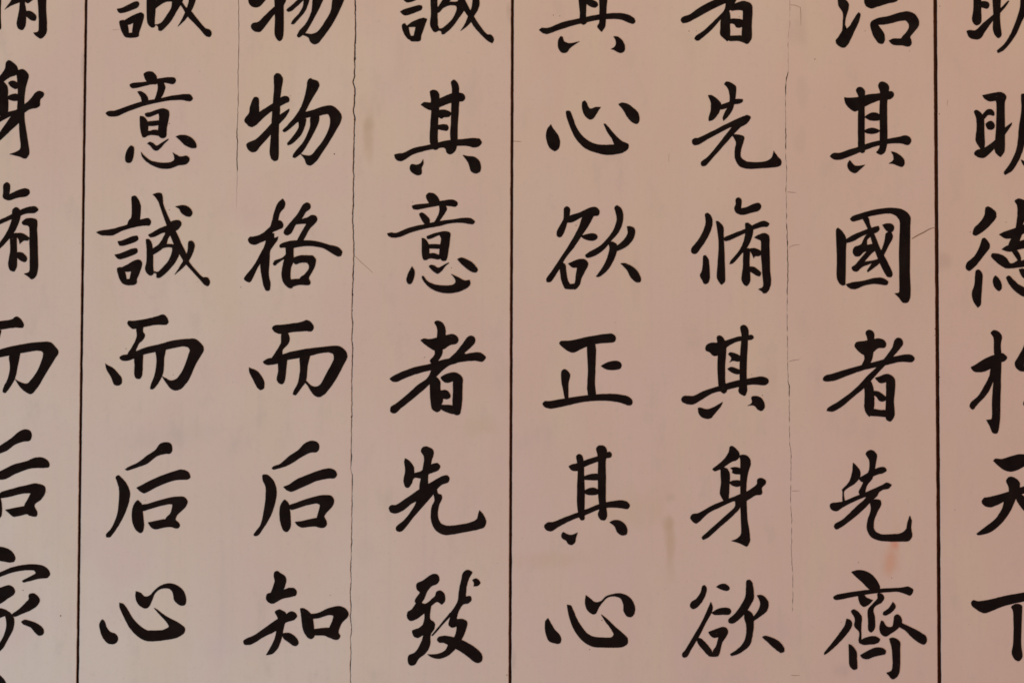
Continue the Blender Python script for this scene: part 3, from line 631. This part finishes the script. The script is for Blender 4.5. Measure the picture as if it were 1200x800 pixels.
660,322 680,308 740,288 772,305 778,400 782,560 788,690 765,745 735,758 715,740 690,725 725,710 722,600 712,450 708,345 680,333
615,412 655,405 705,425 716,445 700,465 662,470 655,485 640,450
620,552 650,550 690,575 712,600 700,625 680,620 640,595 618,580
@F 其 785 375
280,205 310,180 370,175 440,158 540,128 600,125 640,115 655,135 640,152 600,155 520,170 440,215 375,275 340,278 310,250 280,235
368,130 385,120 410,130 430,165 440,220 432,350 435,500 445,555 425,572 400,560 382,520 372,350 375,250 370,170
552,50 575,38 600,50 615,90 610,160 600,350 600,470 602,560 585,590 560,582 537,560 545,500 545,400 550,250 560,120
455,265 470,252 515,262 555,290 545,320 490,318 465,330 480,295
450,380 475,366 520,378 555,395 540,420 500,415 470,400
90,612 110,592 180,592 260,555 380,515 490,480 620,455 730,442 770,465 768,490 745,507 640,502 540,520 440,545 330,572 240,625 180,657 120,650 95,635
220,685 235,682 290,695 340,680 412,638 400,670 350,730 320,765 290,770 240,750 225,725
638,600 670,592 715,610 738,650 740,680 715,708 690,700 660,668 605,668 640,645
@F 身 785 520
470,20 485,15 520,40 545,85 530,120 480,140 430,175 390,200 345,210 332,195 370,165 430,110 460,60
398,190 435,185 465,220 465,330 455,440 430,475 415,435 392,395 400,300
545,90 590,85 625,115 632,150 610,230 598,330 600,440 605,580 620,680 625,760 600,800 560,780 480,755 520,740 552,710 553,550 550,400 550,250 550,130
472,188 500,180 555,195 555,235 520,235 485,222 488,205
460,300 500,283 550,290 550,325 520,333 485,322
160,575 172,550 220,540 330,480 440,435 540,395 610,365 680,310 685,275 710,265 748,285 748,310 720,340 718,390 670,400 620,430 560,460 510,445 400,490 300,540 230,605 205,620 175,600
510,445 560,450 545,500 480,570 400,640 290,735 258,745 248,730 300,680 400,590 510,485
@F 欲 785 665
255,140 272,135 288,160 285,190 260,250 210,310 180,320 158,300 165,270 205,240 240,190
362,148 385,130 430,125 465,150 465,168 445,178 400,168
320,265 335,305 325,350 280,430 230,530 170,630 130,695 105,698 95,675 120,640 180,540 250,420 300,310
325,350 375,320 430,310 470,320 478,345 465,362 400,365 345,365
205,545 240,550 285,590 330,655 330,680 300,680 260,640 220,590
300,500 340,485 415,460 440,468 455,500 440,535 410,580 380,680 345,690 335,655 360,610 380,540 345,545 315,525
300,650 335,658 370,650 380,685 360,692 300,685
600,98 620,92 640,110 655,180 655,240 630,290 590,350 530,410 485,435 460,425 458,402 500,365 550,300 590,220 595,150
590,330 620,335 650,370 655,430 645,530 625,600 570,650 510,680 480,685 472,672 520,640 570,590 595,520 595,440 580,380
680,215 710,210 750,235 770,270 760,330 710,375 655,410 645,395 690,330 705,280 695,240
720,540 740,530 800,545 860,580 893,630 890,655 870,662 820,630 760,575
@G 治 950 0
215,-30 260,-10 298,35 295,75 275,140 268,205 265,240 300,210 350,130 375,98 388,110 380,160 340,250 290,350 265,372 235,370 200,340 195,320 220,285 245,240 250,180 250,100 215,40
420,-10 440,-50 700,-50 680,5 600,30 520,55 475,68 440,55 420,25
470,175 510,150 530,200 575,270 578,320 560,345 535,340 500,300 475,240
510,150 600,130 700,100 760,92 815,115 848,180 840,210 800,260 778,290 788,345 775,362 720,355 700,330 715,290 750,250 768,200 745,165 700,165 600,190 530,195 490,185
610,320 640,305 710,303 780,300 785,350 765,365 720,357 640,350
@G 其 950 90
262,162 290,165 370,160 450,140 540,130 610,115 640,118 650,145 630,172 590,180 530,188 440,225 370,265 345,272 300,245 270,205
355,100 375,82 400,85 423,110 420,160 422,300 422,560 420,590 400,597 375,570 370,500 370,300 375,160
528,65 545,42 575,42 610,75 610,110 598,200 598,350 595,540 575,595 545,610 512,590 535,560 540,480 538,250 542,120
420,315 460,288 495,280 540,300 540,335 495,345 450,335
420,420 475,400 520,410 545,425 515,440 465,447 425,435
150,622 170,600 230,595 300,570 370,550 470,515 600,487 700,468 740,460 775,475 785,505 765,533 710,522 620,522 520,540 420,575 310,620 230,648 180,645
305,652 320,670 345,695 425,688 385,725 348,753 320,745 292,715 288,680
628,585 650,588 700,615 730,650 730,690 715,703 680,695 650,682 610,678 645,650 645,620
@G 國 950 235
200,225 212,212 245,240 275,290 275,400 272,640 268,660 240,660 208,620 205,450 200,320
308,145 325,125 400,98 520,68 640,58 720,72 775,120 778,200 775,500 777,760 755,797 720,795 690,760 655,725 688,720 692,600 690,400 692,150 660,115 620,102 540,108 440,130 380,152 325,162
270,310 320,275 400,240 470,215 530,200 538,225 515,250 440,262 380,290 330,318 280,328
395,130 445,130 465,190 500,270 545,380 600,480 640,575 630,597 600,595 560,530 520,440 480,330 450,230 415,160
330,385 345,362 390,345 440,265 500,260 440,310 440,345 510,335 500,385 420,400 380,435 350,435 330,410
320,525 350,500 400,440 480,365 520,380 470,420 420,478 530,455 560,425 545,480 500,520 445,560 440,550 480,490 400,520 360,555 335,550
560,190 590,180 635,185 652,210 635,245 600,240 575,215
590,255 625,245 642,280 610,350 580,410 550,480 530,450 560,370 578,310
275,655 320,640 420,625 500,605 560,605 605,635 600,655 580,660 500,650 430,660 345,692 305,685
@G 者 950 380
430,60 455,43 490,60 498,95 490,140 485,210 440,210 445,150 440,100
342,165 355,140 420,130 480,118 535,110 575,125 590,155 580,180 530,185 490,215 440,245 400,230 360,195
415,225 490,215 480,270 465,305 430,335 400,320 420,270
95,425 110,402 170,385 300,345 410,315 530,285 640,255 745,235 790,240 812,270 795,292 700,292 600,315 480,340 400,360 300,395 180,440 120,445 100,438
655,125 680,105 710,115 722,150 700,185 645,250 590,310 510,395 430,485 340,560 230,650 170,680 125,675 130,655 220,600 350,500 450,395 520,330 600,235 640,175
420,440 465,440 485,480 495,560 495,650 480,700 460,720 430,685 420,650 422,540
503,418 540,405 605,387 655,425 660,480 650,600 652,720 620,757 590,740 585,700 588,580 590,450 545,458
495,520 530,525 575,555 600,580 560,602 530,590 515,565 495,550
480,665 540,668 600,675 600,722 540,718 470,712
@G 先 950 525
330,112 350,128 385,175 388,215 350,270 290,310 262,335 265,410 248,412 248,340 245,325 300,260 325,180
430,40 450,18 480,14 515,45 510,110 500,170 480,240 440,290 428,335 430,370 390,370 375,345 400,290 420,240 455,170 455,90
372,235 450,190 540,148 580,150 593,172 570,192 520,205 450,240 400,262
150,440 165,428 240,418 350,375 450,335 560,285 595,268 632,285 612,312 560,325 530,345 450,370 350,410 260,455 200,490 165,480
440,350 535,335 520,370 480,405 430,460 340,540 230,620 200,632 182,610 190,590 250,555 340,470 430,385
455,400 545,405 552,435 520,500 495,570 500,640 540,668 640,670 710,660 745,630 755,580 775,525 788,560 785,620 792,690 770,720 700,727 530,718 470,690 440,630 445,560 470,470
@G 齊 960 660
250,65 290,52 350,55 410,85 450,130 475,190 460,215 400,205 340,150 290,105
110,262 130,245 250,222 380,205 500,195 640,187 700,180 735,205 712,248 670,235 620,220 500,225 400,235 250,262 140,283 120,280
305,245 340,235 365,260 420,285 380,325 345,335 320,315
455,235 490,235 508,265 490,300 425,350 435,420 432,510 405,537 385,520 382,450 382,355 420,310 455,270
215,430 240,438 258,470 240,515 180,590 120,650 60,700 38,712 40,695 100,620 160,540 200,480
248,370 265,357 300,372 330,410 328,500 328,590 320,618 308,605 310,530 275,490 278,430
320,600 360,578 440,567 475,590 465,612 440,625 380,632 340,632 310,615
575,298 597,330 575,370 520,403 500,400 500,380 540,350
485,445 500,448 528,490 570,490 580,450 590,405 610,395 640,420 645,465 610,510 560,545 520,568 490,555 470,510
630,460 680,480 790,535 835,570 840,605 820,630 790,622 730,580 670,520 615,485
230,628 250,635 290,685 295,740 295,820 275,828 240,800 232,720
320,715 370,685 440,655 480,655 520,680 515,705 490,712 430,725 370,745 340,738
548,585 575,577 630,610 632,660 625,850 600,890 570,900 545,875 525,852 565,835 565,650
"""
j1l, j1r = joint_edges(J1, 1.55, 1); j2l, j2r = joint_edges(J2, 1.7, 20); j3l, j3r = joint_edges(J3, 2.15, 40)
ll, lr = joint_edges(LEFT, 1.2, 60); rl, rr = joint_edges(RIGHT, 1.2, 80)
cl, cr = crack_edges(CRACK_LONG, w_long); sl, sr = crack_edges(CRACK_SHORT, w_short); gl, gr = crack_edges(CRACK_RIGHT, w_right)

GP = 'tall painted boards covered with columns of brush writing'
def panel(label, xm):
    p = px(xm, 400)
    o = empty('calligraphy_panel', (0, 0, 0))
    o['label'] = label; o['category'] = 'panel'; o['group'] = GP
    return o
P1 = panel('pale painted board at the left edge, a single column with 身 脩 而 后 cut by the frame', -150)
P2 = panel('pale painted board split by the long jagged crack, with columns of 誠意 and 格物', 350)
P3 = panel('pinkish painted board with 國 and 正 on it and a fine hairline crack', 850)
P4 = panel('painted board right of the widest joint, with 德 and 天下 cut by the frame', 1350)
bm = bmesh.new(); add_slab(bm, lr, j1l); finish_board(bm, P1)
bm = bmesh.new(); add_slab(bm, j1r, sl, True, False); add_slab(bm, sr, cl, False, True); b2 = finish_board(bm, P2)
b2['label'] = 'board left of the jagged crack, with a short split near its top'
bm = bmesh.new(); add_slab(bm, cr, j2l); b3 = finish_board(bm, P2); b3['label'] = 'board right of the jagged crack'
bm = bmesh.new(); add_slab(bm, j2r, gl, True, False); add_slab(bm, gr, j3l, False, True); finish_board(bm, P3)
bm = bmesh.new(); add_slab(bm, j3r, rl); finish_board(bm, P4)

# ---------------- the writing ----------------
def stroke_mesh(pts, level, parent):
    out = smooth(pts)
    A = sum(p.x*q.y-q.x*p.y for p, q in zip(out, out[1:]+out[:1]))
    sg = 0.2 if A > 0 else -0.2                     # the paint creeps a little past the traced edge
    M = len(out); nn = []
    for i in range(M):
        d = out[(i+1) % M]-out[i-1]
        nn.append(Vector((d.y, -d.x)).normalized()*sg if d.length > 1e-6 else Vector((0, 0)))
    out = [p+n_ for p, n_ in zip(out, nn)]
    bm = bmesh.new()
    y = -(0.00022 + 0.00002*level)
    top, bot = [], []
    last = None
    for q in out:
        if last is not None and (q-last).length < 0.03: continue
        last = q
        k = noise.noise(Vector((q.x*0.35, q.y*0.35, level)))*0.25 + noise.noise(Vector((q.x*1.3, q.y*1.3, level+9)))*0.14
        k2 = noise.noise(Vector((q.x*0.35, q.y*0.35, level+50)))*0.25 + noise.noise(Vector((q.x*1.3, q.y*1.3, level+70)))*0.14
        p = px(q.x+k, q.y+k2)
        top.append(bm.verts.new((p.x, y, p.z))); bot.append(bm.verts.new((p.x, 0.0003, p.z)))
    n = len(top)
    f = bm.faces.new(top)
    for i in range(n):
        j = (i+1) % n
        bm.faces.new((top[i], bot[i], bot[j], top[j]))
    bmesh.ops.recalc_face_normals(bm, faces=bm.faces)
    f.normal_update()
    if f.normal.y > 0: bmesh.ops.reverse_faces(bm, faces=bm.faces)
    bmesh.ops.triangulate(bm, faces=[f], ngon_method='EAR_CLIP')
    return link_mesh('brush_stroke', bm, ink_mat, parent)

COLS = {'A': (P1, 'leftmost column'), 'B': (P2, 'column just right of the left joint'), 'C': (P2, 'column just left of the jagged crack'),
        'D': (P2, 'column just right of the jagged crack'), 'E': (P3, 'column just right of the middle joint'),
        'F': (P3, 'column just left of the hairline crack'), 'G': (P3, 'column just left of the right joint'), 'H': (P4, 'rightmost column')}
prev = {}
cur = None
for line in GLYPHS.strip().splitlines():
    if line.startswith('@'):
        t = line[1:].split()
        col, ch, ox, oy = t[0], t[1], float(t[2]), float(t[3])
        s = float(t[4]) if len(t) > 4 else 6.6667
        par, where = COLS[col]
        cur = empty('written_character', (0, 0, 0), par)
        above = prev.get(col)
        cur['label'] = 'black brush-written character ' + ch + (' under ' + above if above else ' cut by the top edge') + ' in the ' + where
        prev[col] = ch; lev = 0
        continue
    pts = []
    for tok in line.split():
        a, b = tok.split(',')
        pts.append((ox+float(a)/s, oy+float(b)/s))
    stroke_mesh(pts, lev, cur); lev += 1

# ---------------- scratches, hair cracks and specks ----------------
def ribbon(bm, pts, width, y=-0.00012):
    P = [Vector(p) for p in pts]; L2, R2 = [], []
    for i, p in enumerate(P):
        d = (P[min(i+1, len(P)-1)] - P[max(i-1, 0)]).normalized(); n = Vector((-d.y, d.x))
        t = i/(len(P)-1); wd = width*(0.45+0.55*math.sin(math.pi*min(1, 0.12+t*0.9)))*0.5
        a, b = px(*(p+n*wd)), px(*(p-n*wd))
        L2.append(bm.verts.new((a.x, y, a.z))); R2.append(bm.verts.new((b.x, y, b.z)))
    for i in range(len(P)-1): bm.faces.new((L2[i], L2[i+1], R2[i+1], R2[i]))
    return bm
SCR = [(P3, [(1068.5, 279.8), (1076, 275.5), (1083, 272), (1089, 268.5), (1095.3, 266.5)], 1.45), (P3, [(601.5, 165.6), (606, 165.8), (611, 166.2)], 0.6),
    (P2, [(414.5, 299), (419, 303), (424, 308), (431, 314), (437, 320)], 0.4), (P3, [(922.5, 225), (928, 225.5), (933, 225.8)], 0.5),
    (P3, [(924.5, 290), (930, 287.4), (937, 286.6)], 0.5), (P3, [(924, 423.5), (930, 422), (937, 421)], 0.45), (P3, [(927.5, 575), (932, 574.8), (937, 574.9)], 0.4),
    (P3, [(925.6, 6), (932, 6.5), (938, 9), (938.5, 20), (938.4, 30)], 0.45), (P3, [(927, 790.5), (932, 791), (937, 790.6)], 0.5),
    (P4, [(1110.5, 117), (1110, 124)], 0.5), (P3, [(784, 180), (783.6, 190)], 0.35), (P2, [(132, 35.4), (140, 35)], 0.4)]
for par, pts, wd in SCR:
    bm = ribbon(bmesh.new(), pts, wd)
    o = link_mesh('scratch', bm, dirt_mat, par)
SPECKS = [(P1, [(55, 576, .5), (27, 691, .6), (93.5, 285, .4), (71, 721, .9)]),
    (P2, [(198.4, 145, .7), (147.6, 408.6, .6), (203, 439, .45), (391.8, 180.6, .9), (340.5, 112.5, .5), (170.5, 586, .4), (387, 697, .45), (497.5, 418.5, .5), (483.5, 237, .45), (198.5, 246, .55), (529, 314, .5), (232, 330, .4), (594, 790.5, .7), (282, 336.5, .6)]),
    (P3, [(648.5, 18, .5), (656, 19, .5), (675, 264, .6), (866.3, 19.8, .55), (807.5, 36.8, .6), (816, 36.5, .45), (893.5, 463, .6), (881, 438.5, .4), (955, 69.6, .6), (1013.8, 36.5, .5), (1045, 676.7, .55), (1006, 658.6, .55), (985.7, 728.5, .5), (705.4, 726.3, .65), (691, 760.5, .6), (1095.6, 385, .7), (1095.6, 393, .6), (888.4, 466, .3), (820, 759.5, .4), (1066, 60, .4)]),
    (P4, [(1101.3, 7.5, .6), (1100.8, 133.7, .7), (1101, 441.5, .6), (1119, 597, .5), (1137, 272, .6), (1179, 260.5, .5)])]
for par, L3 in SPECKS:
    bm = bmesh.new()
    L3 = L3 + [(rnd.uniform(*{P1: (-300, 80), P2: (110, 590), P3: (610, 1085), P4: (1110, 1500)}[par]), rnd.uniform(-50, 850), rnd.uniform(.18, .34)) for _ in range(26)]
    for x, y, r in L3:
        vv = []
        for k in range(8):
            a = -k*math.pi/4; rr = r*rnd.uniform(0.7, 1.25)
            p = px(x+math.cos(a)*rr, y+math.sin(a)*rr); vv.append(bm.verts.new((p.x, -0.00010, p.z)))
        bm.faces.new(vv)
    o = link_mesh('paint_specks', bm, speck_mat, par); o['kind'] = 'stuff'
for n_, e_ in (('J1', J1), ('J2', J2), ('J3', J3)):
    a, b = px(curve_x(e_, 0), 0), px(curve_x(e_, 800), 800)
    print(n_, round(a.x, 4), round(b.x, 4))
